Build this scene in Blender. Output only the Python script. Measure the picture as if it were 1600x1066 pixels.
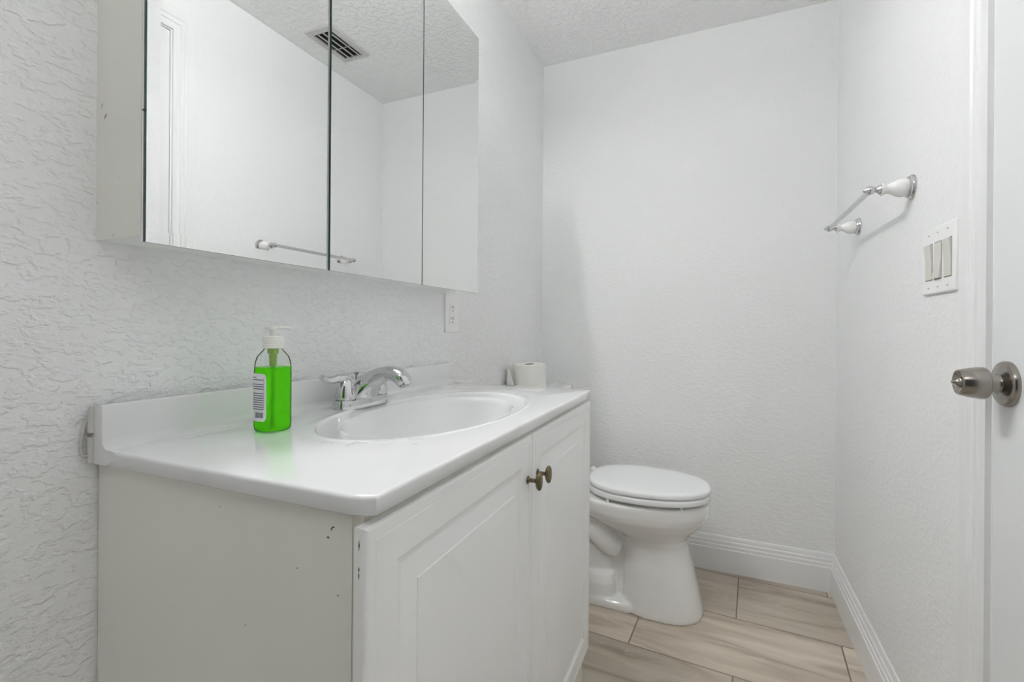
import bpy, bmesh, math, random
from math import sin, cos, pi, radians
from mathutils import Vector, Matrix

random.seed(7)
for o in list(bpy.data.objects):
    bpy.data.objects.remove(o, do_unlink=True)
S = bpy.context.scene
COL = S.collection

# ------------------------------------------------------------------ camera
CAM_H = 1.015
yaw, pitch, roll = 0.4161, -0.0004, 0.0073
R = Vector((cos(yaw), sin(yaw), 0)); F = Vector((-sin(yaw), cos(yaw), 0)); U = Vector((0, 0, 1))
F2 = F * cos(pitch) + U * sin(pitch); U2 = U * cos(pitch) - F * sin(pitch)
R3 = R * cos(roll) + U2 * sin(roll); U3 = U2 * cos(roll) - R * sin(roll)
cd = bpy.data.cameras.new('camera'); cam = bpy.data.objects.new('camera', cd); COL.objects.link(cam)
M = Matrix((R3, U3, -F2)).transposed().to_4x4(); M.translation = (0, 0, CAM_H)
cam.matrix_world = M
cd.sensor_width = 36; cd.lens = 737.84 / 1600 * 36
cd.shift_x = (800 - 797.26) / 1600; cd.shift_y = (515.09 - 533) / 1600
cd.clip_start = 0.02
S.camera = cam

# ------------------------------------------------------------------ world, exposure
W = bpy.data.worlds.new('world'); S.world = W; W.use_nodes = True
W.node_tree.nodes['Background'].inputs[0].default_value = (0.8, 0.85, 0.9, 1)
W.node_tree.nodes['Background'].inputs[1].default_value = 0.05
S.view_settings.view_transform = 'Standard'; S.view_settings.look = 'None'
S.view_settings.gamma = 1.0; S.view_settings.use_curve_mapping = False
S.view_settings.exposure = 0.0
S.cycles.max_bounces = 32; S.cycles.diffuse_bounces = 24; S.cycles.glossy_bounces = 12; S.cycles.transparent_max_bounces = 24
BULB = 425.0
SHADE = 22.0       # emission of the bar lamp over the mirror cabinet
DOME = 12.5         # emission of the unseen dome added as fill behind the camera

# room
X0, X1, Y0, Y1, H = -0.7992, 0.4181, -0.85, 2.1972, 2.3122
MX = -0.684                       # mirror plane
VR = 0.0148                       # the vanity stands slightly askew
PIV = Vector((-0.77, 0.37, 0))
VX, VY0, VY1, VZ = -0.3118, 0.3623, 1.3005, 0.8471

# ------------------------------------------------------------------ helpers: materials
def nodes_mat(name):
    m = bpy.data.materials.new(name); m.use_nodes = True
    nt = m.node_tree
    return m, nt, nt.nodes['Principled BSDF']

def mat(name, col, rough=0.5, metal=0.0, noise=0.0, nscale=8.0, bump=0.0, bscale=60.0, coat=0.0, spec=0.5):
    m, nt, b = nodes_mat(name)
    b.inputs['Base Color'].default_value = (*col, 1)
    b.inputs['Roughness'].default_value = rough
    b.inputs['Metallic'].default_value = metal
    b.inputs['Specular IOR Level'].default_value = spec
    if coat: b.inputs['Coat Weight'].default_value = coat; b.inputs['Coat Roughness'].default_value = 0.06
    tc = nt.nodes.new('ShaderNodeTexCoord')
    if noise:
        n = nt.nodes.new('ShaderNodeTexNoise'); n.inputs['Scale'].default_value = nscale; n.inputs['Detail'].default_value = 4
        mx = nt.nodes.new('ShaderNodeMix'); mx.data_type = 'RGBA'
        mx.inputs[6].default_value = (*[c * (1 - noise) for c in col], 1)
        mx.inputs[7].default_value = (*[min(1, c * (1 + noise)) for c in col], 1)
        nt.links.new(tc.outputs['Object'], n.inputs['Vector'])
        nt.links.new(n.outputs['Fac'], mx.inputs[0]); nt.links.new(mx.outputs[2], b.inputs['Base Color'])
    if bump:
        n = nt.nodes.new('ShaderNodeTexNoise'); n.inputs['Scale'].default_value = bscale; n.inputs['Detail'].default_value = 3
        bp = nt.nodes.new('ShaderNodeBump'); bp.inputs['Strength'].default_value = 1.0; bp.inputs['Distance'].default_value = bump
        nt.links.new(tc.outputs['Object'], n.inputs['Vector'])
        nt.links.new(n.outputs['Fac'], bp.inputs['Height']); nt.links.new(bp.outputs[0], b.inputs['Normal'])
    return m

def plaster(name, col, knock, fine, kscale=34.0, stretch=(1, 1, 1.5)):
    """painted knock-down plaster: flattened patches plus a fine orange peel"""
    m, nt, b = nodes_mat(name)
    b.inputs['Roughness'].default_value = 0.55
    b.inputs['Specular IOR Level'].default_value = 0.3
    tc = nt.nodes.new('ShaderNodeTexCoord'); mp = nt.nodes.new('ShaderNodeMapping'); mp.inputs['Scale'].default_value = stretch
    nt.links.new(tc.outputs['Object'], mp.inputs['Vector'])
    n1 = nt.nodes.new('ShaderNodeTexNoise'); n1.inputs['Scale'].default_value = kscale; n1.inputs['Detail'].default_value = 3.5
    n1.inputs['Distortion'].default_value = 0.25
    rp = nt.nodes.new('ShaderNodeValToRGB'); rp.color_ramp.elements[0].position = 0.44; rp.color_ramp.elements[1].position = 0.60
    rp.color_ramp.interpolation = 'EASE'
    n2 = nt.nodes.new('ShaderNodeTexNoise'); n2.inputs['Scale'].default_value = 170; n2.inputs['Detail'].default_value = 2
    n3 = nt.nodes.new('ShaderNodeTexNoise'); n3.inputs['Scale'].default_value = 3.0; n3.inputs['Detail'].default_value = 2
    for n in (n1, n2): nt.links.new(mp.outputs[0], n.inputs['Vector'])
    nt.links.new(tc.outputs['Object'], n3.inputs['Vector'])
    nt.links.new(n1.outputs['Fac'], rp.inputs[0])
    b1 = nt.nodes.new('ShaderNodeBump'); b1.inputs['Strength'].default_value = 1; b1.inputs['Distance'].default_value = knock
    b2 = nt.nodes.new('ShaderNodeBump'); b2.inputs['Strength'].default_value = 1; b2.inputs['Distance'].default_value = fine
    nt.links.new(rp.outputs[0], b1.inputs['Height']); nt.links.new(n2.outputs['Fac'], b2.inputs['Height'])
    nt.links.new(b1.outputs[0], b2.inputs['Normal']); nt.links.new(b2.outputs[0], b.inputs['Normal'])
    mx = nt.nodes.new('ShaderNodeMix'); mx.data_type = 'RGBA'
    mx.inputs[6].default_value = (*[c * 0.975 for c in col], 1); mx.inputs[7].default_value = (*[c * 1.02 for c in col], 1)
    nt.links.new(n3.outputs['Fac'], mx.inputs[0]); nt.links.new(mx.outputs[2], b.inputs['Base Color'])
    return m

def tile_floor():
    m, nt, b = nodes_mat('tile floor')
    N = nt.nodes.new; Lk = nt.links.new
    tc = N('ShaderNodeTexCoord'); mp = N('ShaderNodeMapping'); mp.vector_type = 'POINT'
    a = radians(3.4)
    # rotate the rows by -3.4 degrees, then put joints where they lie
    mp.inputs['Rotation'].default_value = (0, 0, a)
    xr = -0.258 * cos(a) - 1.62 * sin(a); yr = 0.06 * sin(a) + 1.848 * cos(a)
    mp.inputs['Location'].default_value = (0.3065 - xr, 0.312 * 3 - yr, 0)
    Lk(tc.outputs['Object'], mp.inputs['Vector'])
    br = N('ShaderNodeTexBrick')
    br.inputs['Scale'].default_value = 1; br.inputs['Brick Width'].default_value = 0.613; br.inputs['Row Height'].default_value = 0.312
    br.inputs['Mortar Size'].default_value = 0.0024; br.inputs['Mortar Smooth'].default_value = 0.2
    br.offset = 0.5; br.offset_frequency = 2
    br.inputs['Color1'].default_value = (0, 0, 0, 1); br.inputs['Color2'].default_value = (1, 1, 1, 1); br.inputs['Mortar'].default_value = (0.5, 0.5, 0.5, 1)
    Lk(mp.outputs[0], br.inputs['Vector'])
    # long veins along each tile, shifted per tile
    cb = N('ShaderNodeCombineXYZ'); mul = N('ShaderNodeMath'); mul.operation = 'MULTIPLY'; mul.inputs[1].default_value = 7.3
    Lk(br.outputs['Color'], mul.inputs[0]); Lk(mul.outputs[0], cb.inputs[2]); Lk(mul.outputs[0], cb.inputs[1])
    ad = N('ShaderNodeVectorMath'); ad.operation = 'ADD'; Lk(mp.outputs[0], ad.inputs[0]); Lk(cb.outputs[0], ad.inputs[1])
    m2 = N('ShaderNodeMapping'); m2.inputs['Scale'].default_value = (1.1, 7.5, 1); m2.inputs['Rotation'].default_value = (0, 0, radians(8))
    Lk(ad.outputs[0], m2.inputs['Vector'])
    n1 = N('ShaderNodeTexNoise'); n1.inputs['Scale'].default_value = 2.2; n1.inputs['Detail'].default_value = 7; n1.inputs['Distortion'].default_value = 0.8
    Lk(m2.outputs[0], n1.inputs['Vector'])
    rp = N('ShaderNodeValToRGB'); e = rp.color_ramp.elements
    e[0].position = 0.30; e[0].color = (0.36, 0.295, 0.23, 1)
    e[1].position = 0.72; e[1].color = (0.66, 0.59, 0.50, 1)
    x = e.new(0.48); x.color = (0.53, 0.46, 0.38, 1)
    Lk(n1.outputs['Fac'], rp.inputs[0])
    # thin light veins
    n2 = N('ShaderNodeTexNoise'); n2.inputs['Scale'].default_value = 1.6; n2.inputs['Detail'].default_value = 4; n2.inputs['Distortion'].default_value = 1.2
    Lk(m2.outputs[0], n2.inputs['Vector'])
    sb = N('ShaderNodeMath'); sb.operation = 'SUBTRACT'; sb.inputs[1].default_value = 0.52; Lk(n2.outputs['Fac'], sb.inputs[0])
    ab = N('ShaderNodeMath'); ab.operation = 'ABSOLUTE'; Lk(sb.outputs[0], ab.inputs[0])
    rv = N('ShaderNodeValToRGB'); rv.color_ramp.elements[0].position = 0.0; rv.color_ramp.elements[0].color = (0.5, 0.5, 0.5, 1)
    rv.color_ramp.elements[1].position = 0.012; rv.color_ramp.elements[1].color = (0, 0, 0, 1); Lk(ab.outputs[0], rv.inputs[0])
    mv = N('ShaderNodeMix'); mv.data_type = 'RGBA'; mv.inputs[7].default_value = (0.72, 0.64, 0.55, 1)
    Lk(rv.outputs[0], mv.inputs[0]); Lk(rp.outputs[0], mv.inputs[6])
    # per-tile tone
    hs = N('ShaderNodeHueSaturation'); mr = N('ShaderNodeMapRange'); mr.inputs[3].default_value = 0.84; mr.inputs[4].default_value = 1.14
    Lk(br.outputs['Color'], mr.inputs[0]); Lk(mr.outputs[0], hs.inputs['Value']); Lk(mv.outputs[2], hs.inputs['Color'])
    mg = N('ShaderNodeMix'); mg.data_type = 'RGBA'; mg.inputs[7].default_value = (0.22, 0.18, 0.145, 1)
    Lk(br.outputs['Fac'], mg.inputs[0]); Lk(hs.outputs[0], mg.inputs[6]); Lk(mg.outputs[2], b.inputs['Base Color'])
    bp = N('ShaderNodeBump'); bp.invert = True; bp.inputs['Distance'].default_value = 0.002; Lk(br.outputs['Fac'], bp.inputs['Height']); Lk(bp.outputs[0], b.inputs['Normal'])
    b.inputs['Roughness'].default_value = 0.33
    return m

def clear_mat(name, tint, diffuse, dmix, gloss=0.12):
    m = bpy.data.materials.new(name); m.use_nodes = True; nt = m.node_tree; nt.nodes.clear()
    N = nt.nodes.new; Lk = nt.links.new
    out = N('ShaderNodeOutputMaterial'); t = N('ShaderNodeBsdfTransparent'); t.inputs[0].default_value = (*tint, 1)
    d = N('ShaderNodeBsdfTranslucent'); d.inputs[0].default_value = (*diffuse, 1)
    d2 = N('ShaderNodeBsdfDiffuse'); d2.inputs[0].default_value = (*diffuse, 1)
    dm = N('ShaderNodeMixShader'); dm.inputs[0].default_value = 0.5; Lk(d.outputs[0], dm.inputs[1]); Lk(d2.outputs[0], dm.inputs[2])
    mx = N('ShaderNodeMixShader'); mx.inputs[0].default_value = dmix
    Lk(t.outputs[0], mx.inputs[1]); Lk(dm.outputs[0], mx.inputs[2])
    g = N('ShaderNodeBsdfGlossy'); g.inputs['Roughness'].default_value = 0.04
    lw = N('ShaderNodeLayerWeight'); lw.inputs[0].default_value = gloss
    m2 = N('ShaderNodeMixShader'); Lk(lw.outputs['Fresnel'], m2.inputs[0]); Lk(mx.outputs[0], m2.inputs[1]); Lk(g.outputs[0], m2.inputs[2])
    Lk(m2.outputs[0], out.inputs[0])
    return m

def emit_mat(name, col, s):
    m, nt, b = nodes_mat(name)
    b.inputs['Base Color'].default_value = (0.9, 0.9, 0.9, 1)
    b.inputs['Emission Color'].default_value = (*col, 1); b.inputs['Emission Strength'].default_value = s
    return m

MT = {}
WALL = (0.858, 0.865, 0.87)
MT['wall_left'] = plaster('knockdown plaster left', WALL, 0.0012, 0.0006, 62.0, (1, 0.8, 1.5))
MT['wall'] = plaster('orange peel plaster', WALL, 0.0005, 0.0006, 55.0)
MT['ceiling'] = plaster('popcorn ceiling', (0.885, 0.89, 0.89), 0.0022, 0.0012, 48.0, (1, 1, 1))
MT['floor'] = tile_floor()
MT['trim'] = mat('white gloss trim paint', (0.84, 0.845, 0.85), 0.32, noise=0.01)
MT['doorpaint'] = mat('white door paint', (0.775, 0.79, 0.80), 0.38, noise=0.01)
MT['porcelain'] = mat('white porcelain', (0.83, 0.83, 0.82), 0.08, noise=0.008, coat=0.4)
MT['seat'] = mat('white seat plastic', (0.84, 0.85, 0.855), 0.22, noise=0.006)
MT['marble'] = mat('white cultured marble', (0.75, 0.755, 0.76), 0.08, noise=0.008, coat=0.5)
MT['cab'] = mat('white cabinet paint', (0.88, 0.882, 0.875), 0.42, noise=0.012)
MT['cabside'] = mat('cream cabinet laminate', (0.79, 0.79, 0.73), 0.45, noise=0.02, nscale=5)
MT['frame'] = mat('yellowed frame edge', (0.74, 0.72, 0.63), 0.5, noise=0.02)
MT['chrome'] = mat('polished chrome', (0.62, 0.62, 0.63), 0.05, 1.0, noise=0.01)
MT['nickel'] = mat('brushed nickel', (0.34, 0.315, 0.285), 0.2, 1.0, noise=0.05, nscale=40)
MT['bronze'] = mat('antique bronze', (0.21, 0.17, 0.10), 0.24, 1.0, noise=0.15, nscale=60)
MT['mirror'] = mat('mirror silver', (0.875, 0.885, 0.88), 0.003, 1.0, noise=0.002, nscale=2)
MT['glass_edge'] = mat('green glass edge', (0.015, 0.06, 0.05), 0.2, noise=0.1)
MT['dark'] = mat('painted duct shade', (0.02, 0.02, 0.018), 0.8, noise=0.1)
MT['chip'] = mat('dark chipped paint', (0.06, 0.055, 0.045), 0.8, noise=0.2)
MT['plastic'] = mat('white wall plate plastic', (0.88, 0.885, 0.88), 0.3, noise=0.006)
MT['ivory'] = mat('ivory rocker plastic', (0.66, 0.65, 0.60), 0.35, noise=0.01)
MT['grey'] = mat('grey slot', (0.10, 0.10, 0.10), 0.6, noise=0.1)
MT['vent'] = mat('white enamel register', (0.56, 0.56, 0.54), 0.4, noise=0.03)
MT['paper'] = mat('tissue paper', (0.83, 0.82, 0.79), 0.95, noise=0.015, bump=0.0004, bscale=250)
MT['core'] = mat('cardboard core', (0.16, 0.14, 0.12), 0.9, noise=0.1)
MT['clear'] = clear_mat('clear bottle plastic', (0.97, 0.98, 0.97), (0.8, 0.8, 0.8), 0.03, 0.08)
MT['soap'] = clear_mat('green liquid soap', (0.42, 0.97, 0.05), (0.19, 0.88, 0.005), 0.36, 0.06)
MT['tube'] = mat('translucent dip tube', (0.30, 0.42, 0.10), 0.4, noise=0.02)
MT['pump'] = mat('white pump plastic', (0.80, 0.81, 0.76), 0.3, noise=0.01)
MT['label'] = mat('white label paper', (0.80, 0.81, 0.80), 0.5, noise=0.01)
MT['ink'] = mat('dark label ink', (0.08, 0.08, 0.16), 0.6, noise=0.1)
MT['caulk'] = mat('grey caulk', (0.60, 0.59, 0.57), 0.7, noise=0.03)
MT['water'] = clear_mat('water film', (0.97, 0.98, 0.985), (0.9, 0.9, 0.9), 0.0, 0.2)
MT['bulb'] = emit_mat('lit globe', (0.998, 0.993, 0.985), BULB)
MT['shade'] = emit_mat('lit frosted shade', (0.998, 0.993, 0.985), SHADE)
MT['uplight'] = emit_mat('added ceiling uplight', (0.998, 0.993, 0.985), SHADE * 3.6)
MT['dome'] = emit_mat('added fill glow', (0.998, 0.993, 0.985), DOME)

# ------------------------------------------------------------------ helpers: geometry
def rotv(P):
    d = Vector(P) - PIV
    return Vector((PIV.x + d.x * cos(VR) - d.y * sin(VR), PIV.y + d.x * sin(VR) + d.y * cos(VR), P[2]))

def tag(o, label=None, cat=None, group=None, kind=None):
    if label: o['label'] = label
    if cat: o['category'] = cat
    if group: o['group'] = group
    if kind: o['kind'] = kind
    return o

ROOT = {}
def thing(name, label, cat, loc, askew=False, group=None):
    o = bpy.data.objects.new(name, None); COL.objects.link(o)
    o.empty_display_size = 0.05
    o.location = rotv(loc) if askew else Vector(loc)
    if askew: o.rotation_euler = (0, 0, VR)
    ROOT[o.name] = Vector(loc)
    return tag(o, label, cat, group)

def root_off(parent):
    p = parent
    while p.parent: p = p.parent
    return ROOT.get(p.name, Vector((0, 0, 0)))

def obj(name, bm, mats, parent=None, smooth=35, bevel=0, seg=2, label=None):
    """links one mesh; bmesh is given in unrotated room coordinates"""
    if not isinstance(mats, (list, tuple)): mats = [mats]
    if parent is not None: bmesh.ops.translate(bm, verts=bm.verts, vec=-root_off(parent))
    bmesh.ops.recalc_face_normals(bm, faces=bm.faces)
    me = bpy.data.meshes.new(name); bm.to_mesh(me); bm.free()
    for m in mats: me.materials.append(MT[m] if isinstance(m, str) else m)
    o = bpy.data.objects.new(name, me); COL.objects.link(o)
    if parent is not None: o.parent = parent
    if bevel:
        b = o.modifiers.new('bevel', 'BEVEL'); b.width = bevel; b.segments = seg; b.limit_method = 'ANGLE'; b.angle_limit = radians(40); b.harden_normals = False
    if smooth:
        for p in me.polygons: p.use_smooth = True
        me.set_sharp_from_angle(angle=radians(smooth))
    if label: o['label'] = label
    return o

def box(bm, a, b, mi=0):
    x0, y0, z0 = [min(a[i], b[i]) for i in range(3)]; x1, y1, z1 = [max(a[i], b[i]) for i in range(3)]
    v = [bm.verts.new(p) for p in ((x0, y0, z0), (x1, y0, z0), (x1, y1, z0), (x0, y1, z0), (x0, y0, z1), (x1, y0, z1), (x1, y1, z1), (x0, y1, z1))]
    for f in ((0, 3, 2, 1), (4, 5, 6, 7), (0, 1, 5, 4), (1, 2, 6, 5), (2, 3, 7, 6), (3, 0, 4, 7)):
        bm.faces.new([v[i] for i in f]).material_index = mi
    return v

def bxm(*boxes):
    bm = bmesh.new()
    for a, b in boxes: box(bm, a, b)
    return bm

def rings(bm, rs, cap0=True, cap1=True, mi=0, closed=True):
    """bridges a list of equally long point loops"""
    vs = [[bm.verts.new(p) for p in r] for r in rs]
    n = len(rs[0])
    for i in range(len(vs) - 1):
        for j in range(n if closed else n - 1):
            k = (j + 1) % n
            f = bm.faces.new((vs[i][j], vs[i][k], vs[i + 1][k], vs[i + 1][j])); f.material_index = mi
    if cap0 and closed: bm.faces.new(list(reversed(vs[0]))).material_index = mi
    if cap1 and closed: bm.faces.new(vs[-1]).material_index = mi
    return vs

def frame(axis):
    a = Vector(axis).normalized()
    h = Vector((0, 0, 1)) if abs(a.z) < 0.9 else Vector((0, 1, 0))
    u = a.cross(h).normalized(); w = u.cross(a).normalized()
    return a, u, w

def lathe(bm, org, axis, prof, n=32, mi=0, cap=True, su=1.0, sw=1.0):
    """prof: (distance along axis, radius)"""
    a, u, w = frame(axis); o = Vector(org); rs = []
    for d, r in prof:
        r = max(r, 1e-5)
        rs.append([o + a * d + u * (r * su * cos(2 * pi * k / n)) + w * (r * sw * sin(2 * pi * k / n)) for k in range(n)])
    return rings(bm, rs, cap, cap, mi)

def smooth_path(pts, it=3):
    P = [Vector(p) for p in pts]
    for _ in range(it):
        Q = [P[0]]
        for i in range(len(P) - 1):
            Q += [P[i] * 0.75 + P[i + 1] * 0.25, P[i] * 0.25 + P[i + 1] * 0.75]
        Q.append(P[-1]); P = Q
    return P

def tube(bm, pts, rad, n=16, flat=1.0, up=(0, 0, 1), mi=0):
    """rad: number or list per point; flat scales the section along 'up'"""
    P = [Vector(p) for p in pts]; rs = []
    for i, p in enumerate(P):
        t = (P[min(i + 1, len(P) - 1)] - P[max(i - 1, 0)]).normalized()
        s = t.cross(Vector(up))
        s = s.normalized() if s.length > 1e-4 else Vector((1, 0, 0))
        w = s.cross(t).normalized()
        r = rad[i] if isinstance(rad, (list, tuple)) else rad
        ra, rb = r if isinstance(r, (list, tuple)) else (r, r * flat)
        rs.append([p + s * (ra * cos(2 * pi * k / n)) + w * (rb * sin(2 * pi * k / n)) for k in range(n)])
    return rings(bm, rs, True, True, mi)

def extrude(bm, prof, fn, t0, t1, mi=0):
    """prof: list of 2D points; fn(a, b, t) -> 3D"""
    return rings(bm, [[fn(a, b, t0) for a, b in prof], [fn(a, b, t1) for a, b in prof]], True, True, mi)

def chaikin2(P, it=2):
    for _ in range(it):
        Q = [P[0]]
        for i in range(len(P) - 1):
            a, b = P[i], P[i + 1]
            Q += [(a[0] * .75 + b[0] * .25, a[1] * .75 + b[1] * .25), (a[0] * .25 + b[0] * .75, a[1] * .25 + b[1] * .75)]
        Q.append(P[-1]); P = Q
    return P

def sell(cx, cy, hx, hy, z, n=48, e=2.0, hx2=None):
    """superellipse loop; hx2 is the half length on the -x side"""
    out = []
    for k in range(n):
        t = 2 * pi * k / n; c, s = cos(t), sin(t)
        hh = hx if c >= 0 or hx2 is None else hx2
        out.append((cx + hh * math.copysign(abs(c) ** (2 / e), c), cy + hy * math.copysign(abs(s) ** (2 / e), s), z))
    return out

# ------------------------------------------------------------------ the room
T = 0.12
DY0, DY1, DZ = 0.33, 1.0445, 2.070            # door opening in the right wall
def struct(name, bm, m, **k):
    o = obj(name, bm, m, **k); o['kind'] = 'structure'; return o
struct('floor', bxm(((X0 - T, Y0 - T, -0.1), (X1 + T, Y1 + T, 0))), 'floor', smooth=0)
struct('ceiling', bxm(((X0 - T, Y0 - T, H), (X1 + T, Y1 + T, H + 0.1))), 'ceiling', smooth=0)
struct('wall_left', bxm(((X0 - T, Y0 - T, 0), (X0, Y1 + T, H))), 'wall_left', smooth=0)
struct('wall_back', bxm(((X0, Y1, 0), (X1, Y1 + T, H))), 'wall', smooth=0)
struct('wall_right', bxm(((X1, DY1, 0), (X1 + T, Y1 + T, H)), ((X1, DY0, DZ), (X1 + T, DY1, H)), ((X1, Y0 - T, 0), (X1 + T, DY0, H))), 'wall', smooth=0)
struct('wall_front', bxm(((X0, Y0 - T, 0), (-.42, Y0, H)), ((.34, Y0 - T, 0), (X1, Y0, H)), ((-.42, Y0 - T, 2.05), (.34, Y0, H))), 'wall', smooth=0)  # opening added in this unseen wall to darken chrome reflections and cut bounce

BH, BT = 0.1474, 0.0154
bprof = [(0, 0), (BT, 0), (BT, .094), (BT - .0015, .0965), (BT - .003, .097), (BT - .0025, .109), (BT - .0045, .1125), (BT - .006, .113),
         (BT - .0055, .124), (BT - .0075, .128), (BT - .009, .1285), (BT - .010, .139), (BT - .0125, .1455), (0, BH)]
bm = bmesh.new(); extrude(bm, bprof, lambda a, b, t: (t, Y1 - a, b), X0, X1)
struct('baseboard_back', bm, 'trim', smooth=25)
bm = bmesh.new(); extrude(bm, bprof, lambda a, b, t: (X1 - a, t, b), 1.129, Y1)
struct('baseboard_right', bm, 'trim', smooth=25)
bm = bmesh.new(); extrude(bm, bprof, lambda a, b, t: (X0 + a, t, b), 1.33, Y1)
struct('baseboard_left', bm, 'trim', smooth=25)

# door casing: profile across its width, run up, over and down again
cw = 0.0815
cprof = [(a * cw / .096, b) for a, b in [(0, 0), (0, .013), (.004, .017), (.018, .0175), (.026, .0165), (.046, .016), (.050, .0130), (.053, .0130), (.057, .0152), (.068, .0148),
         (.071, .0115), (.074, .0115), (.078, .0122), (.090, .0100), (.096, .0085), (.096, 0)]]
ci0, ci1, cz = DY0 - 0.003, DY1 + 0.003, DZ + 0.003
bm = bmesh.new()
cr = []
for (yo, zo, sy, sz) in ((ci1, 0, 1, 0), (ci1, cz, 1, 1), (ci0, cz, -1, 1), (ci0, 0, -1, 0)):
    cr.append([(X1 - h, yo + sy * (cw - w), zo + sz * (cw - w)) for w, h in cprof])
rings(bm, cr)
trim1 = struct('trim_1', bm, 'trim', smooth=25)
trim1['label'] = 'white moulded door casing on right wall'
bm = bxm(((X1 + .0005, DY1 - .002, 0), (X1 + T, DY1 + .0, DZ)), ((X1 + .0005, DY0, 0), (X1 + T, DY0 + .002, DZ)), ((X1 + .0005, DY0, DZ - .002), (X1 + T, DY1, DZ)),
         ((X1 + .038, DY1 - .02, 0), (X1 + T, DY1 - .002, DZ)), ((X1 + .038, DY0 + .002, 0), (X1 + T, DY0 + .02, DZ)), ((X1 + .038, DY0, DZ - .02), (X1 + T, DY1, DZ)))
struct('trim_2', bm, 'trim', smooth=0)

door = obj('door_1', bxm(((X1 - .001, DY0 + .005, .008), (X1 + .034, DY1 - .0045, DZ - .005))), 'doorpaint', bevel=.0015)
tag(door, 'plain white flush door with nickel knob on right', 'door', kind='structure')
ky, kz = 0.996, 0.9345
bm = bmesh.new()
kx = X1 - .001
lathe(bm, (kx, ky, kz), (-1, 0, 0), chaikin2([(.010, .0165), (.014, .0145), (.020, .0138), (.026, .0138), (.0265, .0215), (.0285, .0255), (.036, .0258), (.050, .0235), (.0605, .0205), (.0625, .0195), (.0615, .0175), (.056, .012), (.056, .0)], 1), 40)
knob = obj('door_knob', bm, 'nickel', door, smooth=30, label='brushed nickel round door knob')
bm = bmesh.new(); lathe(bm, (kx, ky, kz), (-1, 0, 0), [(0, .036), (.004, .0362), (.0075, .0345), (.0095, .0315), (.0105, .024), (.0125, .0165), (.0125, 0)], 48)
lathe(bm, (kx - .0098, ky - .006, kz - .021), (-1, 0, 0), [(0, .0022), (.0012, .0022), (.0012, 0)], 12)
obj('rose', bm, 'nickel', knob, smooth=30)
bm = bmesh.new(); lathe(bm, (kx - .056, ky, kz), (-1, 0, 0), chaikin2([(0, .0085), (.004, .0085), (.006, .0055), (.010, .0028), (.0135, .0026), (.0145, .0)], 1), 20)
obj('turn_button', bm, 'nickel', knob, smooth=40)

# ------------------------------------------------------------------ bar lamp and added fill dome
vl = thing('vanity_light', 'long white bar lamp on the wall above mirror cabinet', 'lamp', (X0, 0.80, 2.06))
LX, LZ = -0.7055, 2.062
obj('back_plate', bxm(((X0, .46, LZ - .03), (X0 + .022, 1.14, LZ + .07))), 'plastic', vl, bevel=.004)
obj('housing', bxm(((X0 + .022, .50, LZ + .004), (LX + .012, 1.10, LZ + .05))), 'plastic', vl, bevel=.003)
bm = bmesh.new(); pf = [(LX + .012 + .016 * sin(pi * k / 10), LZ + .027 - .021 * cos(pi * k / 10)) for k in range(11)]
rings(bm, [[(a, yy, b) for a, b in pf] for yy in (.505, 1.095)]); obj('diffuser', bm, 'shade', vl, smooth=40)
obj('added_uplight', bxm(((X0 + .03, .51, LZ + .0505), (LX + .006, 1.09, LZ + .0535))), 'uplight', vl, smooth=0)  # glowing top added to the lamp to brighten the ceiling
obj('light_strip', bxm(((LX - .0055, .56, LZ), (LX + .0055, 1.04, LZ + .0045))), 'bulb', vl, smooth=0)
dl = thing('fill_dome', 'unseen round white dome added on the ceiling for fill light', 'lamp', (-0.1, -0.42, H))  # out of view, added to brighten the surfaces near the camera
bm = bmesh.new(); lathe(bm, (-0.1, -0.42, H), (0, 0, -1), [(0, .155), (.02, .155), (.022, .14), (.022, 0)], 40); obj('base', bm, 'plastic', dl)
bm = bmesh.new(); lathe(bm, (-0.1, -0.42, H - .022), (0, 0, -1), [(0, .14), (.02, .137), (.045, .115), (.062, .07), (.068, .0)], 40); obj('shade', bm, 'dome', dl, smooth=60)

# ------------------------------------------------------------------ mirror cabinet
mc = thing('mirror_cabinet', 'white wall cabinet with three mirrored doors above the vanity', 'cabinet', (X0, 0.832, 1.1355))
CY0, CY1, CZ0, CZ1 = 0.3703, 1.2937, 1.1355, 1.9131
bm = bmesh.new(); box(bm, (X0, CY0, CZ0), (MX - .0105, CY1, CZ1 - .004))
MARKS = ((-.7855, 1.3215, .010, .0016, 55), (-.7765, 1.3075, .006, .0014, 40), (-.7785, 1.3048, .009, .0016, 50), (-.745, 1.2165, .003, .0012, 0), (-.757, 1.1395, .006, .0012, 60), (-.7965, 1.188, .006, .0015, 90), (-.700, 1.150, .004, .0009, 90))
def sliver(bm, pts, mi=1): bm.faces.new([bm.verts.new(p) for p in pts]).material_index = mi
for (sx, sz, l, w, a) in MARKS:
    d = Vector((cos(radians(a)), 0, sin(radians(a)))) * l / 2; n = Vector((-sin(radians(a)), 0, cos(radians(a)))) * w / 2; c = Vector((sx, CY0 - .0003, sz))
    sliver(bm, [c - d, c + n * 1.0, c + d, c - n * .6])
for f in bm.faces:
    if f.normal.z < -.9 or (f.calc_center_median().z < CZ0 + 1e-4): f.material_index = 2
obj('body', bm, ['cabside', 'chip', 'cab'], mc, smooth=0, label='scuffed cream cabinet body')
bm = bmesh.new()
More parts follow.
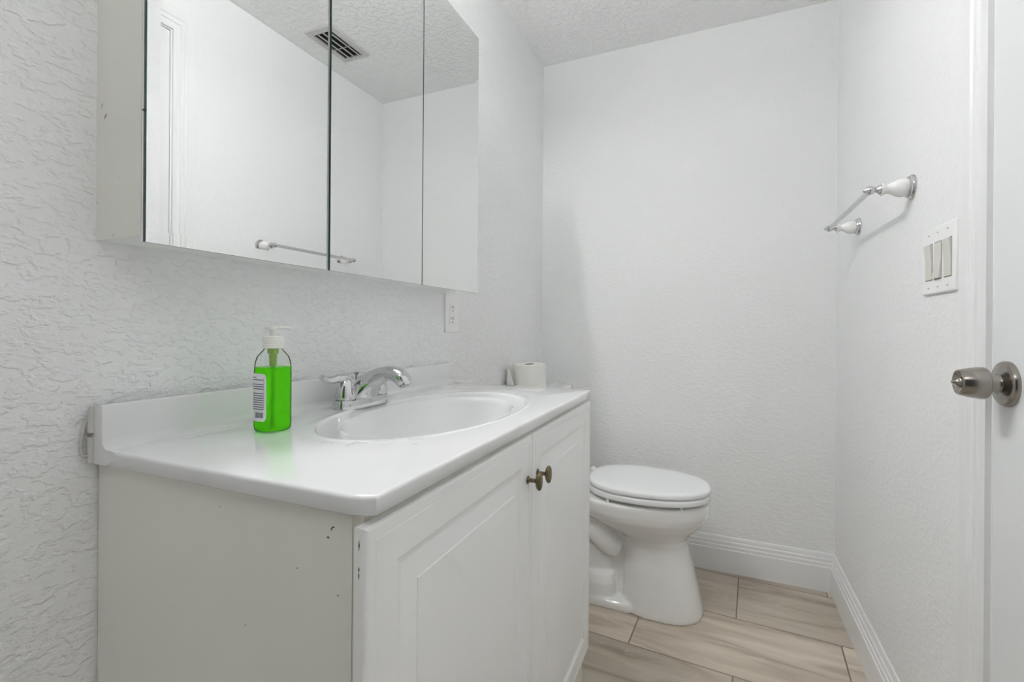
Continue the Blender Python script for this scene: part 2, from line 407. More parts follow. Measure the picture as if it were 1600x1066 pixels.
# mirror doors: white backing with a bevelled silvered pane
splits = [(CY0 - .0005, .6805), (.6895, .9950), (.9985, CY1)]
DZ0, DZ1 = 1.1258, 1.9131
for i, (a, b) in enumerate(splits):
    d = obj('mirror_door', bxm(((MX - .0095, a + .0008, DZ0 + .0008), (MX - .005, b - .0008, DZ1 - .0008))), 'cab', mc, smooth=0)
    bw, sl = .017, .017 * math.tan(radians(1.3))
    ya = a + (bw if i == 0 else 0); yb = b - (bw if i == 2 else 0)
    bm = bmesh.new()
    zb, zt = DZ0 + bw, DZ1 - bw
    xi = [MX, MX - sl]
    P = {}
    def V(key, p):
        if key not in P: P[key] = bm.verts.new(p)
        return P[key]
    A = [V('a', (MX, ya, zb)), V('b', (MX, yb, zb)), V('c', (MX, yb, zt)), V('d', (MX, ya, zt))]
    bm.faces.new(A)
    OC = [(a, DZ0), (b, DZ0), (b, DZ1), (a, DZ1)]
    lean = [-sl, -sl, -sl, bw * math.tan(radians(4.6))]     # bottom, far end, top, near end
    for q in range(4):
        p0, p1 = OC[q], OC[(q + 1) % 4]
        va, vb = A[q], A[(q + 1) % 4]
        o0 = bm.verts.new((MX + lean[q], p0[0], p0[1])); o1 = bm.verts.new((MX + lean[q], p1[0], p1[1]))
        if (q == 1 and i != 2) or (q == 3 and i != 0): o0.co.x = o1.co.x = MX; continue
        bm.faces.new((o0, o1, vb, va))
    loose = [v for v in bm.verts if not v.link_faces]
    for v in loose: bm.verts.remove(v)
    O = [bm.verts.new((MX - sl, p[0], p[1])) for p in OC]
    Bk = [bm.verts.new((MX - .005, p.co.y, p.co.z)) for p in O]
    for q in range(4):
        f = bm.faces.new((Bk[q], Bk[(q + 1) % 4], O[(q + 1) % 4], O[q])); f.material_index = 1
    f = bm.faces.new(list(reversed(Bk))); f.material_index = 1
    pane = obj('mirror_pane', bm, ['mirror', 'glass_edge'], d, smooth=0)
    if i == 0:
        bm = bmesh.new(); lathe(bm, (MX - .003, a - .0002, 1.297), (1, 0, 0), [(0, .0022), (.0033, .0020), (.0033, 0)], 10, su=1.5, sw=.6)
        obj('chip', bm, 'chip', pane)

# ------------------------------------------------------------------ vanity cabinet
vc = thing('vanity_cabinet', 'white bathroom vanity cabinet with two raised panel doors', 'cabinet', (-0.57, 0.83, 0), askew=True)
CB = VZ - .0207                               # underside of the top
PX = -0.3445                                  # front end of the side panels
bm = bmesh.new(); box(bm, (-.795, .3740, 0), (PX, .3860, CB - .0015))
for (sx, sz, l, w, a) in ((-.3715, .8035, .006, .002, 60), (-.3695, .8055, .005, .0018, 10), (-.3765, .7935, .0035, .003, 0), (-.3625, .735, .003, .0016, 30), (-.42, .752, .0025, .0018, 0), (-.545, .80, .0022, .0014, 0), (-.50, .67, .006, .0008, 65)):
    d = Vector((cos(radians(a)), 0, sin(radians(a)))) * l / 2; n = Vector((-sin(radians(a)), 0, cos(radians(a)))) * w / 2; c = Vector((sx, .3737, sz))
    sliver(bm, [c - d, c + n, c + d, c - n])
obj('side_panel', bm, ['cabside', 'chip'], vc, smooth=0, label='cream end panel, scuffed')
obj('side_panel', bxm(((-.780, 1.2790, 0), (PX, 1.2910, CB - .0015))), 'cabside', vc, smooth=0)
obj('back_panel', bxm(((-.780, .3865, .1), (-.774, 1.2785, CB - .16))), 'cabside', vc, smooth=0)
obj('bottom_panel', bxm(((-.773, .3865, .1), (PX - .001, 1.2785, .112))), 'cabside', vc, smooth=0)
FX0, FX1 = PX + .0008, -0.3315
obj('face_frame', bxm(((FX0, .3740, 0), (FX1, .404, CB - .0015)), ((FX0, 1.261, 0), (FX1, 1.2910, CB - .0015)), ((FX0, .404, CB - .05), (FX1, 1.261, CB - .0015)), ((FX0, .404, 0), (FX1, 1.261, .13)), ((FX0, .812, .13), (FX1, .852, CB - .05))), 'frame', vc, smooth=0, bevel=.0008)

def panel_door(y0, y1, z0, z1, side):
    """raised panel door: concentric rectangle rings follow the moulding profile"""
    xf = -0.3155; xb = xf - .0150
    prof = [(0, xb), (0, xf - .0035), (.0012, xf - .001), (.0035, xf), (.0135, xf), (.0142, xf - .0009), (.0152, xf - .0009), (.016, xf - .0002),
            (.050, xf - .0002), (.053, xf - .0014), (.0565, xf - .0048), (.0605, xf - .0062), (.064, xf - .0062), (.0655, xf - .0055), (.078, xf - .0028), (.0885, xf - .0006),
            (.0895, xf + .0006), (.0915, xf + .0008)]
    bm = bmesh.new()
    rs = [[(x, y0 + d, z0 + d), (x, y1 - d, z0 + d), (x, y1 - d, z1 - d), (x, y0 + d, z1 - d)] for d, x in prof]
    rings(bm, rs)
    if side == 0:
        for (zz, l, w) in ((.800, .006, .0011), (.776, .003, .0012), (.770, .005, .0009)):
            c = Vector((xf - .009, y0 - .0003, zz)); sliver(bm, [c + Vector((0, 0, -l)), c + Vector((w, 0, 0)), c + Vector((0, 0, l)), c + Vector((-w * .5, 0, 0))])
    dr = obj('door', bm, ['cab', 'chip'], vc, smooth=20)
    ky = y1 - .0235 if side == 0 else y0 + .0275
    kz = .7365 if side == 0 else .7345
    bm = bmesh.new()
    lathe(bm, (xf, ky, kz), (1, 0, 0), [(0, .0075), (.0015, .0075), (.002, .0042), (.014, .0036), (.017, .005), (.0175, 0)], 20)
    kn = obj('knob', bm, 'bronze', dr, smooth=40, label='antique bronze oval knob')
    bm = bmesh.new()
    lathe(bm, (xf + .017, ky, kz), (1, 0, 0), chaikin2([(0, .006), (.001, .011), (.004, .0150), (.008, .0150), (.0105, .0115), (.0115, .005), (.0115, 0)], 2), 32, su=.68, sw=1.12)
    obj('knob_head', bm, 'bronze', kn, smooth=60)
DT, DB = .8165, .122
panel_door(.3610, .8300, DB, DT, 0)
panel_door(.8330, 1.3020, DB, DT, 1)

# ------------------------------------------------------------------ vanity top with integral bowl
vt = thing('marble_countertop', 'glossy white marble vanity top with molded oval basin', 'countertop', (-0.55, 0.83, CB), askew=True)
BX = -0.7846
cx, cy = -.5275, .836
ao, bo, ai, bi = .292, .164, .238, .138
rcx, rcy, hx, hy = (BX + VX) / 2, (VY0 + VY1) / 2, (VX - BX) / 2, (VY1 - VY0) / 2
angs = [2 * pi * k / 168 for k in range(168)]
for sx, sy in ((1, 1), (1, -1), (-1, 1), (-1, -1)):
    a = math.atan2(rcy + sy * hy - cy, rcx + sx * hx - cx) % (2 * pi)
    j = min(range(len(angs)), key=lambda k: abs(angs[k] - a)); angs[j] = a
def e_in(t):
    return Vector((cos(t), sin(t)))
def ray_rect(t, ins):
    dx, dy = cos(t), sin(t); best = 1e9
    for lim, c0, dd in ((rcx + hx - ins, cx, dx), (rcx - hx + ins, cx, dx), (rcy + hy - ins, cy, dy), (rcy - hy + ins, cy, dy)):
        if abs(dd) > 1e-9:
            s = (lim - c0) / dd
            if s > 0: best = min(best, s)
    return best
def ell(t, a, b):                              # radius of the ellipse along direction t (a along y, b along x)
    return 1 / math.sqrt((cos(t) / b) ** 2 + (sin(t) / a) ** 2)
key = [(0.10, -.135), (.3, -.133), (.55, -.120), (.74, -.092), (.87, -.058), (.94, -.030), (.985, -.0105), (1.02, -.0075), (1.25, -.0062), (1.86, -.0036), (1.93, -.0028), (1.97, -.0004), (2.0, .0008), (2.03, .0009), (2.08, .0), (2.12, 0)]
key = [key[0]] + chaikin2(key[1:-1], 2) + [key[-1]]
rs = []
for k, z in key:
    r = []
    for t in angs:
        ri, ro = ell(t, ai, bi), ell(t, ao, bo)
        if k <= 1: rad = ri * k
        elif k <= 2: rad = ri + (ro - ri) * (k - 1)
        else: rad = ro + (ray_rect(t, .0075) - ro) * (k - 2)
        r.append((cx + rad * cos(t), cy + rad * sin(t), VZ + z))
    rs.append(r)
er = .0052
def rect_ring(ins, z):
    out = []
    base = ins
    for t in angs:
        s = ray_rect(t, .0075); x, y = cx + s * cos(t), cy + s * sin(t)
        px = (x - rcx) / (hx - .0075); py = (y - rcy) / (hy - .0075)
        out.append((rcx + px * (hx - ins), rcy + py * (hy - ins), z))
    return out
for q in range(0, 6):
    a = pi / 2 * q / 5
    rs.append(rect_ring(er * (1 - sin(a)), VZ - er * (1 - cos(a))))
rs.append(rect_ring(0, CB + .0015)); rs.append(rect_ring(.0015, CB)); rs.append(rect_ring(.05, CB))
bm = bmesh.new(); rings(bm, rs, True, False)
obj('slab', bm, 'marble', vt, smooth=50)
bm = bmesh.new()
pr = [(BX, CB + .0003), (BX, .9065), (BX + .002, .9075), (BX + .0165, .9075), (BX + .0195, .9062), (BX + .0205, .903)]
for q in range(0, 7):
    a = pi / 2 * q / 6
    pr.append((BX + .0205 + .013 * (1 - cos(a)), VZ + .0145 - .0135 * sin(a)))
pr += [(BX + .05, VZ + .0002), (BX + .05, VZ - .010), (BX + .03, CB + .0003)]
extrude(bm, pr, lambda a, b, t: (a, t, b), VY0 - .0002, VY1 + .0002)
obj('backsplash', bm, 'marble', vt, smooth=40)
bm = bmesh.new(); lathe(bm, (cx, cy, VZ - .1355), (0, 0, 1), [(0, .024), (.0035, .024), (.005, .021), (.004, .015), (.0035, 0)], 28)
obj('drain', bm, 'chrome', vt, label='chrome drain ring')
# bead and loop of old caulk where the end of the splash meets the wall
bm = bmesh.new()
tube(bm, smooth_path([(-.786, VY0 + .001, .905), (-.7875, VY0 - .0005, .88), (-.787, VY0, .828)]), .005, 10)
tube(bm, smooth_path([(-.7925, VY0 - .001, .893), (-.7945, VY0 - .006, .878), (-.7955, VY0 - .010, .850), (-.7945, VY0 - .008, .838), (-.7915, VY0 - .004, .836), (-.790, VY0 - .001, .842)]), .0017, 8)
obj('caulk', bm, 'caulk', vt, smooth=60, label='smeared grey caulk')

# ------------------------------------------------------------------ faucet
fx, fy = -.7085, .8165
fz = VZ - .0014
fc = thing('faucet', 'chrome two handle faucet mounted behind the basin', 'faucet', (fx, fy, fz), askew=True)
bm = bmesh.new()
def stad(hx_, hy_, z, n=56):
    return sell(fx, fy, hx_, hy_, z, n, 2.9)
rings(bm, [stad(.0255, .0775, fz), stad(.027, .079, fz + .001), stad(.027, .079, fz + .004), stad(.0262, .0782, fz + .014), stad(.0245, .0765, fz + .0195), stad(.020, .072, fz + .0212)])
obj('base_plate', bm, 'chrome', fc, smooth=40)
def handle(yy, s):
    bm = bmesh.new()
    lathe(bm, (fx, yy, fz + .0205), (0, 0, 1), [(0, .0200), (.0022, .0200)] + chaikin2([(.0026, .0218), (.005, .0222), (.014, .0208), (.028, .0172), (.038, .0130), (.044, .0090), (.0475, .004), (.048, 0)], 2), 36)
    hb = obj('handle', bm, 'chrome', fc, smooth=50)
    bm = bmesh.new()
    dirx, diry = -.18, -1.0 * s
    base = Vector((fx, yy, fz + .060)); D = Vector((dirx, diry, 0)).normalized()
    pts = [base + D * -.012 + Vector((0, 0, -.006)), base + Vector((0, 0, .002)), base + D * .014 + Vector((0, 0, .006)), base + D * .030 + Vector((0, 0, .003)), base + D * .044 + Vector((0, 0, .003)), base + D * .054 + Vector((0, 0, .009)), base + D * .057 + Vector((0, 0, .012))]
    P = smooth_path(pts, 2); n = len(P); rr = []
    for i in range(n):
        f = i / (n - 1)
        w = .0105 * (1 - f) + .006 * f + .0022 * math.exp(-((f - .88) / .12) ** 2)
        th = .0095 * (1 - f) ** 1.1 + .0032 + .0016 * math.exp(-((f - .9) / .1) ** 2)
        if i == 0 or i == n - 1: w *= .35; th *= .35
        rr.append((w, th))
    tube(bm, P, rr, 18)
    obj('lever', bm, 'chrome', hb, smooth=60)
handle(fy - .0515, 1); handle(fy + .0515, -1)
bm = bmesh.new()
sp = [(fx - .001, fz + .012), (fx + .003, fz + .030), (fx + .017, fz + .050), (fx + .041, fz + .065), (fx + .068, fz + .075), (fx + .090, fz + .073), (fx + .106, fz + .064), (fx + .112, fz + .053)]
rw = [(.047, .024), (.037, .0235), (.0265, .0225), (.0195, .0185), (.018, .0150), (.019, .0148), (.0185, .0150), (.0148, .0132)]
P = smooth_path([(a, fy, b) for a, b in sp], 2); RW = chaikin2(rw, 2); n = len(P); rr = []
for i in range(n):
    t = (P[min(i + 1, n - 1)] - P[max(i - 1, 0)]).normalized(); w = Vector((0, 1, 0)).cross(t); ring = []
    for k in range(36):
        th = 2 * pi * k / 36; c, q = cos(th), sin(th); e = 2 / 2.7
        ring.append(P[i] + Vector((0, 1, 0)) * (RW[i][0] * math.copysign(abs(c) ** e, c)) + w * (RW[i][1] * math.copysign(abs(q) ** e, q)))
    rr.append(ring)
rings(bm, rr)
spt = obj('spout', bm, 'chrome', fc, smooth=50)
bm = bmesh.new(); t = (P[-1] - P[-3]).normalized(); lathe(bm, P[-1] - t * .002, t, [(0, .0135), (.006, .0128), (.0068, .011), (.0045, .010), (.0045, 0)], 24)
obj('aerator', bm, 'chrome', spt, smooth=40)
bm = bmesh.new()
lathe(bm, (fx - .0175, fy, fz + .014), (0, 0, 1), [(0, .0024), (.050, .0024), (.052, .003), (.056, .0062), (.0575, .0066), (.059, .005), (.0595, 0)], 20)
obj('lift_rod', bm, 'chrome', fc, smooth=40)

# ------------------------------------------------------------------ water splashed on the counter
wp = thing('water_puddle', 'small clear water splash on counter in front of basin', 'water', (-.43, .56, VZ), askew=True)
def puddle(bm, x, y, r, e=1.0, a=0, h=.0012):
    rs = []; n = 28; ph = random.random() * 6
    for d, z in ((1, 0), (.97, .35), (.86, .75), (.6, 1.0), (.2, 1.05)):
        rs.append([(x + d * r * (1 + .22 * sin(3 * t + ph) + .13 * sin(5 * t + 2 * ph)) * (cos(t) * e * cos(a) - sin(t) * sin(a)), y + d * r * (1 + .22 * sin(3 * t + ph) + .13 * sin(5 * t + 2 * ph)) * (cos(t) * e * sin(a) + sin(t) * cos(a)), VZ + .0002 + h * z) for t in [2 * pi * k / n for k in range(n)]])
    rings(bm, rs, False, True)
bm = bmesh.new()
for a in ((-.443, .577, .014, 1.4, .9), (-.415, .588, .009, 1.2, .5), (-.475, .530, .010, 1.6, 1.2), (-.515, .520, .007, 2.0, .3), (-.400, .566, .004, 1, 0), (-.46, .556, .005, 1, 0)): puddle(bm, *a)
obj('drops', bm, 'water', wp, smooth=80)

# ------------------------------------------------------------------ soap bottle
sx, sy = -.6665, .5505
sbz = VZ + .0003
sb = thing('soap_bottle', 'clear pump bottle of bright green soap on the counter', 'soap bottle', (sx, sy, sbz), askew=True)
def bottle_rings(scale, prof, e=2.6):
    return [sell(sx, sy, (r + scale) , (r + scale), sbz + z, 44, e if r > .022 else 2.0) for z, r in prof]
bprof_ = [(0, .0195), (.0006, .0225), (.003, .0250), (.010, .0258), (.060, .0256), (.098, .0257), (.110, .0248), (.120, .0222), (.128, .0178), (.131, .0150), (.133, .0140), (.1365, .0140)]
bm = bmesh.new(); rings(bm, bottle_rings(0, bprof_))
btl = obj('bottle', bm, 'clear', sb, smooth=50)
lp = [(.0012, .0190), (.002, .0222), (.004, .0244), (.010, .0251), (.060, .0249), (.098, .0250), (.1035, .0247)]
bm = bmesh.new(); rings(bm, bottle_rings(0, lp))
obj('soap', bm, 'soap', sb, smooth=50, label='bright green liquid')
bm = bmesh.new(); lathe(bm, (sx, sy, sbz + .006), (0, 0, 1), [(0, .0028), (.098, .0028), (.099, .0055), (.118, .0062), (.120, .0085), (.129, .0085), (.129, 0)], 20)
obj('dip_tube', bm, 'tube', sb, smooth=40)
bm = bmesh.new()
cp = [(.1335, .0148), (.1345, .0158)]
for k in range(5): cp += [(.136 + k * .0032, .0160), (.1376 + k * .0032, .0154)]
cp += [(.1525, .0158), (.1535, .0145), (.1540, .0)]
lathe(bm, (sx, sy, sbz), (0, 0, 1), cp, 36)
obj('collar', bm, 'pump', sb, smooth=25)
bm = bmesh.new()
lathe(bm, (sx, sy, sbz + .1535), (0, 0, 1), [(0, .0052), (.010, .0050), (.0105, .0085), (.0145, .0088), (.0165, .0075), (.017, 0)], 28)
nd = Vector((.80, .60, 0)).normalized()
c0 = Vector((sx, sy, sbz + .1675))
tube(bm, [c0 - nd * .014, c0 - nd * .012, c0 + nd * .008, c0 + nd * .020, c0 + nd * .0265 + Vector((0, 0, -.001)), c0 + nd * .028 + Vector((0, 0, -.003))], [(.002, .001), (.006, .0026), (.0062, .0030), (.0048, .0026), (.0042, .0024), (.003, .0018)], 16)
obj('pump_head', bm, 'pump', sb, smooth=50)
# label wraps part of the side turned to the left
bm = bmesh.new()
def lab(phi, z, off):
    c, s = cos(phi), sin(phi); e = 2.6; r = .0257 + off
    return (sx + r * math.copysign(abs(c) ** (2 / e), c), sy + r * math.copysign(abs(s) ** (2 / e), s), sbz + z)
def lpatch(bm, p0, p1, z0, z1, off, mi, n=14, rnd=0):
    vs = []
    for k in range(n + 1):
        f = k / n; p = p0 + (p1 - p0) * f
        e = 0
        if rnd:
            d = min(f, 1 - f) * abs(p1 - p0) * .0257
            e = rnd - math.sqrt(max(0, rnd * rnd - max(0, rnd - d) ** 2)) if d < rnd else 0
        vs.append((bm.verts.new(lab(p, z0 + e, off)), bm.verts.new(lab(p, z1 - e, off))))
    for k in range(n): bm.faces.new((vs[k][0], vs[k + 1][0], vs[k + 1][1], vs[k][1])).material_index = mi
PA, PB = radians(190), radians(296)
lpatch(bm, PA, PB, .018, .094, .0004, 0, 24, .007)
for k in range(15):
    zz = .0885 - k * .0036
    if k in (2, 6): continue
    lpatch(bm, PB - radians(11 if k else 34), PB - radians(78), zz - .0014, zz, .0007, 1, 8)
lpatch(bm, PB - radians(9.5), PB - radians(10.5), .037, .0885, .0007, 1, 2)
for k in range(7):
    lpatch(bm, PB - radians(12 + k * 4.0), PB - radians(14.4 + k * 4.0), .0235, .0325, .0007, 1, 2)
obj('label_sticker', bm, ['label', 'ink'], btl, smooth=60, label='white printed label')

# ------------------------------------------------------------------ wall outlet
ol = thing('wall_outlet', 'white duplex outlet on wall under mirror cabinet', 'outlet', (X0, 1.3275, 1.065))
oy0, oy1, oz0, oz1 = 1.2865, 1.3685, 1.003, 1.127
obj('plate', bxm(((X0, oy0, oz0), (X0 + .0065, oy1, oz1))), 'plastic', ol, bevel=.003, seg=3)
bm = bxm(((X0 + .004, 1.3105, 1.031), (X0 + .0082, 1.3445, 1.099)))
ins = obj('receptacle', bm, 'plastic', ol, bevel=.0015)
for zc in (1.082, 1.046):
    bm = bxm(((X0 + .007, 1.3205, zc - .001), (X0 + .0085, 1.3228, zc + .0085)), ((X0 + .007, 1.3315, zc), (X0 + .0085, 1.3338, zc + .0075)))
    lathe(bm, (X0 + .007, 1.3275, zc - .0085), (1, 0, 0), [(0, .0026), (.0016, .0026), (.0016, 0)], 14)
    obj('socket_slots', bm, 'grey', ins, smooth=0)

# ------------------------------------------------------------------ triple switch
sw = thing('light_switch', 'white triple rocker switch plate beside door casing', 'light switch', (X1, 1.25, 1.165))
obj('plate', bxm(((X1 - .0065, 1.1665, 1.0965), (X1, 1.327, 1.2345))), 'plastic', sw, bevel=.003, seg=3)
for i, yc in enumerate((1.2905, 1.2450, 1.1995)):
    tl = (-1, 1, -1)[i]
    bm = bmesh.new()
    top, bot = (.0076, .0122) if tl > 0 else (.0112, .0078)
    z0, z1, hw = 1.1265, 1.2010, .0165
    pf = [(z0, .005), (z0, bot), ((z0 + z1) / 2, .0080), (z1, top), (z1, .005)]
    rings(bm, [[(X1 - d, yc - hw, z) for z, d in pf], [(X1 - d, yc + hw, z) for z, d in pf]])
    rk = obj('rocker', bm, 'ivory', sw, smooth=0, bevel=.0006, label='ivory rocker')
    obj('gap', bxm(((X1 - .0067, yc - hw - .0012, z0 - .0016), (X1 - .0060, yc + hw + .0012, z1 + .0016))), 'grey', rk, smooth=0)
    for zz in (1.1090, 1.2215):
        bm = bmesh.new(); lathe(bm, (X1 - .006, yc, zz), (-1, 0, 0), [(0, .0032), (.0012, .003), (.0014, 0)], 14)
        box(bm, (X1 - .0080, yc - .0026, zz - .0004), (X1 - .0072, yc + .0026, zz + .0004), 1)
        obj('screw', bm, ['plastic', 'grey'], sw, smooth=30)

# ------------------------------------------------------------------ towel bar
TZ, TYA, TYB = 1.3605, 1.4095, 1.8766
tb = thing('towel_bar', 'chrome towel bar with white porcelain posts on right wall', 'towel bar', (X1, (TYA + TYB) / 2, TZ))
for yy in (TYA, TYB):
    bm = bmesh.new(); lathe(bm, (X1, yy, TZ), (-1, 0, 0), [(0, .0285), (.002, .0288), (.005, .0275), (.006, .0252), (.0085, .0255), (.0105, .0245), (.0115, .0205), (.0125, .0205), (.0125, 0)], 40)
    rz = obj('rose', bm, 'chrome', tb, smooth=30)
    bm = bmesh.new(); lathe(bm, (X1 - .0115, yy, TZ), (-1, 0, 0), chaikin2([(0, .0205), (.010, .0225), (.020, .0205), (.030, .0135), (.036, .0108), (.042, .0112), (.0465, .0150), (.0495, .0160), (.0505, .013), (.0505, 0)], 2), 36)
    obj('post', bm, 'porcelain', rz, smooth=50, label='white porcelain post')
    bm = bmesh.new(); lathe(bm, (X1 - .0610, yy, TZ), (-1, 0, 0), chaikin2([(0, .0125), (.003, .0118), (.008, .0075), (.0105, .0060), (.0125, .0075), (.016, .0100), (.0215, .0112), (.027, .0095), (.031, .0060), (.0345, .0042), (.0365, .0030), (.037, 0)], 1), 28)
    obj('finial', bm, 'chrome', rz, smooth=40)
bm = bmesh.new(); lathe(bm, (X1 - .0820, TYA, TZ), (0, 1, 0), [(0, .0068), (TYB - TYA, .0068)], 20)
obj('bar', bm, 'chrome', tb, smooth=40)

# ------------------------------------------------------------------ ceiling register
vx0, vx1, vy0, vy1 = .150, .307, 1.523, 1.776
cv = thing('ceiling_vent', 'white louvred air register on the ceiling seen in mirror', 'vent', ((vx0 + vx1) / 2, (vy0 + vy1) / 2, H))
bm = bmesh.new()
fr = [(0, H), (0, H - .003), (.004, H - .007), (.026, H - .010), (.029, H - .009), (.029, H)]
rings(bm, [[(vx0 + d, vy0 + d, z), (vx1 - d, vy0 + d, z), (vx1 - d, vy1 - d, z), (vx0 + d, vy1 - d, z)] for d, z in fr], False, False)
obj('frame', bm, 'vent', cv, smooth=20)
obj('duct_shade', bxm(((vx0 + .028, vy0 + .028, H - .0012), (vx1 - .028, vy1 - .028, H - .0002))), 'dark', cv, smooth=0)  # flat dark sheet, painted shade in place of a cut hole
for k in range(3):
    xa = vx0 + .040 + k * .030
    bm = bmesh.new(); pf = []
    for q in range(6):
        f = q / 5; pf.append((xa + .018 * (1 - f) - .004, H - .0105 + .0085 * (1 - f) ** 2))
    pf2 = [(a, b - .0012) for a, b in reversed(pf)]
    rings(bm, [[(a, yy, b) for a, b in pf + pf2] for yy in (vy0 + .029, vy1 - .029)])
    obj('louvre', bm, 'vent', cv, smooth=40)
obj('crossbar', bxm(((vx0 + .028, (vy0 + vy1) / 2 + .02, H - .0098), (vx1 - .028, (vy0 + vy1) / 2 + .0235, H - .0085))), 'vent', cv, smooth=0)

# ------------------------------------------------------------------ toilet
ty = 1.845
tl = thing('toilet', 'white elongated toilet with closed lid beside vanity', 'toilet', (-.40, ty, 0))
bm = bmesh.new()
def bowl_ring(xf, xb, hw, z, e=2.2, n=64, cxf=.45):
    xc = xb + (xf - xb) * cxf
    return sell(xc, ty, xf - xc, hw, z, n, e, hx2=xc - xb)
# front pedestal and bowl in one loft
rings(bm, [bowl_ring(-.044, -.330, .137, .0, 2.7), bowl_ring(-.044, -.330, .136, .012, 2.7), bowl_ring(-.060, -.328, .125, .08, 2.7), bowl_ring(-.085, -.328, .110, .18, 2.6), bowl_ring(-.100, -.330, .106, .235, 2.5),
           bowl_ring(-.100, -.340, .110, .262, 2.4), bowl_ring(-.082, -.400, .128, .285, 2.3), bowl_ring(-.052, -.470, .152, .312, 2.25), bowl_ring(-.032, -.520, .167, .336, 2.2), bowl_ring(-.0245, -.540, .1725, .358, 2.2),
           bowl_ring(-.023, -.545, .173, .385, 2.2), bowl_ring(-.0245, -.545, .172, .395, 2.2), bowl_ring(-.030, -.54, .167, .3995, 2.2),
           bowl_ring(-.062, -.42, .136, .3995, 2.2), bowl_ring(-.072, -.41, .126, .391, 2.2), bowl_ring(-.085, -.39, .112, .35, 2.2), bowl_ring(-.14, -.36, .07, .30, 2.2)])
# rear foot, waste pipe housing and tank shelf
def rbox(x0, x1, hy0, z0, z1, e=5, taper=.9):
    xc = (x0 + x1) / 2; hx_ = (x1 - x0) / 2
    rings(bm, [sell(xc, ty, hx_, hy0, z0, 40, e), sell(xc, ty, hx_, hy0 * .99, z0 + (z1 - z0) * .7, 40, e), sell(xc, ty, hx_ * .97, hy0 * taper, z1, 40, e)])
rbox(-.70, -.18, .128, 0, .030, 5, .96)
rbox(-.66, -.345, .122, .0, .110, 5, .86)
rbox(-.69, -.26, .066, .02, .30, 4, 1)
rbox(-.66, -.352, .086, .09, .24, 4, .7)
rings(bm, [sell(-.64, ty, .14, .105, .22, 40, 4), sell(-.62, ty, .165, .16, .36, 40, 4), sell(-.62, ty, .165, .165, .404, 40, 4)])
for s in (-1, 1):
    tube(bm, smooth_path([(-.66, ty + s * .07, .25), (-.52, ty + s * .078, .295), (-.42, ty + s * .078, .262), (-.375, ty + s * .07, .215), (-.35, ty + s * .05, .20)], 2), .042, 16)
bw_ = obj('bowl', bm, 'porcelain', tl, smooth=60)
rm = bw_.modifiers.new('remesh', 'REMESH'); rm.mode = 'VOXEL'; rm.voxel_size = .0045; rm.use_smooth_shade = True
sm = bw_.modifiers.new('smooth', 'SMOOTH'); sm.factor = .5; sm.iterations = 5
def seat_ring(d, z):
    return bowl_ring(-.0215 - d, -.462 + d, .1755 - d, z, 2.25, 72, .42)
bm = bmesh.new(); rings(bm, [seat_ring(.0012, .4118), seat_ring(.0004, .4126), seat_ring(0, .4165), seat_ring(0, .4265), seat_ring(.001, .4300), seat_ring(.004, .4325)])
st = obj('seat', bm, 'seat', tl, smooth=50)
for (bx_, by_) in ((-.36, -.158), (-.115, -.125), (-.36, .158), (-.115, .125)):
    bm = bmesh.new(); lathe(bm, (bx_, ty + by_, .3985), (0, 0, 1), [(0, .006), (.0138, .006)], 12)
    obj('bumper', bm, 'seat', st, smooth=30)
bm = bmesh.new(); rings(bm, [seat_ring(.0012, .4370), seat_ring(.0004, .4380), seat_ring(-.0005, .4410), seat_ring(.0005, .4485), seat_ring(.004, .4530), seat_ring(.012, .4550), seat_ring(.04, .4562), seat_ring(.10, .4570)])
obj('lid', bm, 'seat', tl, smooth=50)
for s in (-1, 1):
    bm = bmesh.new()
    lathe(bm, (-.475, ty + s * .075 - .02, .4335), (0, 1, 0), [(0, .0), (.0, .0155), (.04, .0155), (.04, 0)], 20)
    box(bm, (-.49, ty + s * .075 - .02, .404), (-.463, ty + s * .075 + .02, .4335))
    obj('hinge', bm, 'seat', tl, smooth=40)
bm = bmesh.new()
rings(bm, [sell(-.688, ty, .088, .20, .408, 48, 6), sell(-.688, ty, .092, .212, .43, 48, 6), sell(-.688, ty, .098, .228, .60, 48, 6), sell(-.688, ty, .0995, .232, .737, 48, 6)])
obj('tank', bm, 'porcelain', tl, smooth=50)
bm = bmesh.new()
rings(bm, [sell(-.688, ty, .102, .236, .7375, 56, 5), sell(-.688, ty, .1055, .240, .742, 56, 5), sell(-.688, ty, .1055, .240, .760, 56, 5), sell(-.688, ty, .102, .236, .768, 56, 5), sell(-.688, ty, .092, .226, .772, 56, 5)])
obj('tank_lid', bm, 'porcelain', tl, smooth=60)
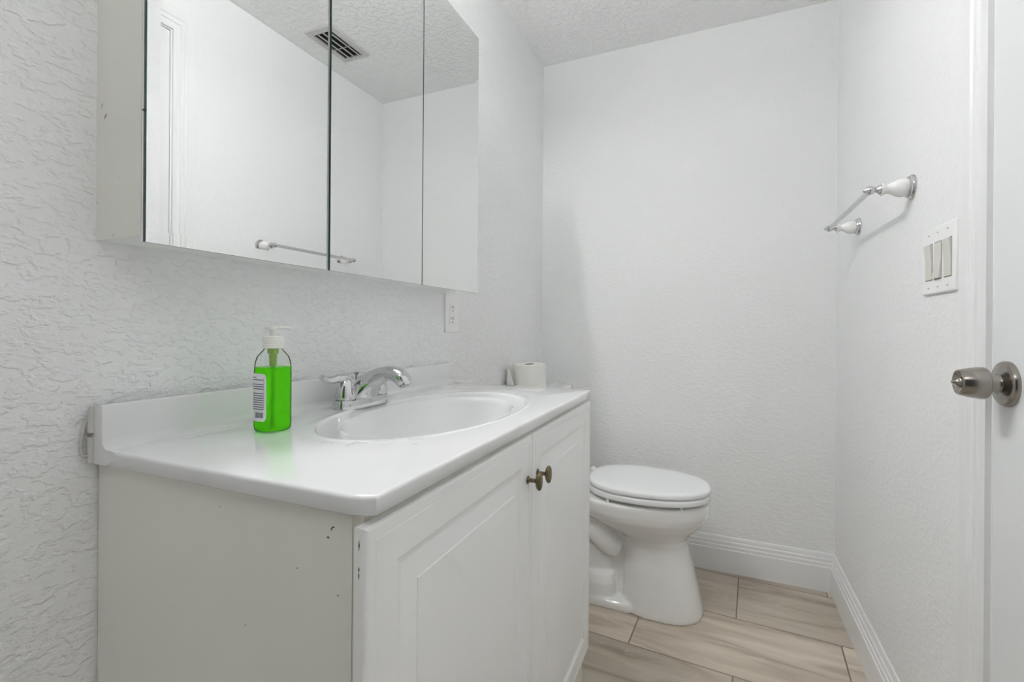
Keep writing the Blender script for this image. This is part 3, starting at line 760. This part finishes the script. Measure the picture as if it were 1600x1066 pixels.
bm = bmesh.new(); lathe(bm, (-.592, ty - .16, .685), (1, 0, 0), [(0, .012), (.008, .012), (.010, .007), (.018, .007), (.018, 0)], 20)
tube(bm, smooth_path([(-.576, ty - .16, .685), (-.572, ty - .14, .684), (-.572, ty - .085, .676)]), .005, 10)
obj('flush_lever', bm, 'chrome', tl, smooth=40)
for s in (-1, 1):
    bm = bmesh.new(); lathe(bm, (-.46, ty + s * .115, .028), (0, 0, 1), [(0, .013), (.012, .012), (.02, .006), (.021, 0)], 18)
    obj('bolt_cap', bm, 'porcelain', tl, smooth=50)

# ------------------------------------------------------------------ toilet paper on the tank
px_, py_, pz = -.693, 1.775, .7765
tp = thing('toilet_paper', 'white toilet paper roll standing on the toilet tank', 'toilet paper', (px_, py_, pz))
bm = bmesh.new()
lathe(bm, (px_, py_, pz), (0, 0, 1), [(0, .0215), (0, .061), (.0015, .0625), (.0975, .0625), (.100, .0605), (.1003, .0215), (.0, .0215)], 56, cap=False)
rl = obj('roll', bm, 'paper', tp, smooth=40)
bm = bmesh.new(); lathe(bm, (px_, py_, pz + .0005), (0, 0, 1), [(0, .0205), (.099, .0205), (.099, .0196), (0, .0196)], 32, cap=False)
lathe(bm, (px_, py_, pz + .0004), (0, 0, 1), [(0, .0196), (.0006, .0196)], 32)
obj('core', bm, 'core', rl, smooth=40)
bm = bmesh.new()
lo, hi, lo2, hi2 = [], [], [], []
NS = 40
for k in range(NS + 1):
    f = k / NS
    at = radians(95 + 118 * f); ab = radians(95 + 150 * f)          # from behind the roll, round its left side
    r = .0630 + .036 * math.sin(pi * min(1, f * .80)) ** 1.3
    ztop = .0995 - .020 * f ** 1.6
    for lst, rr_, a, zz in ((lo, r, ab, .001), (hi, r, at, ztop), (lo2, r + .0006, ab, .001), (hi2, r + .0006, at, ztop)):
        lst.append((px_ + rr_ * cos(a), py_ + rr_ * sin(a), pz + zz))
rs = [[lo[k], hi[k], hi2[k], lo2[k]] for k in range(NS + 1)]
rings(bm, rs)
obj('loose_sheet', bm, 'paper', rl, smooth=40)
tp.rotation_euler = (radians(3.2), radians(-1.6), 0)
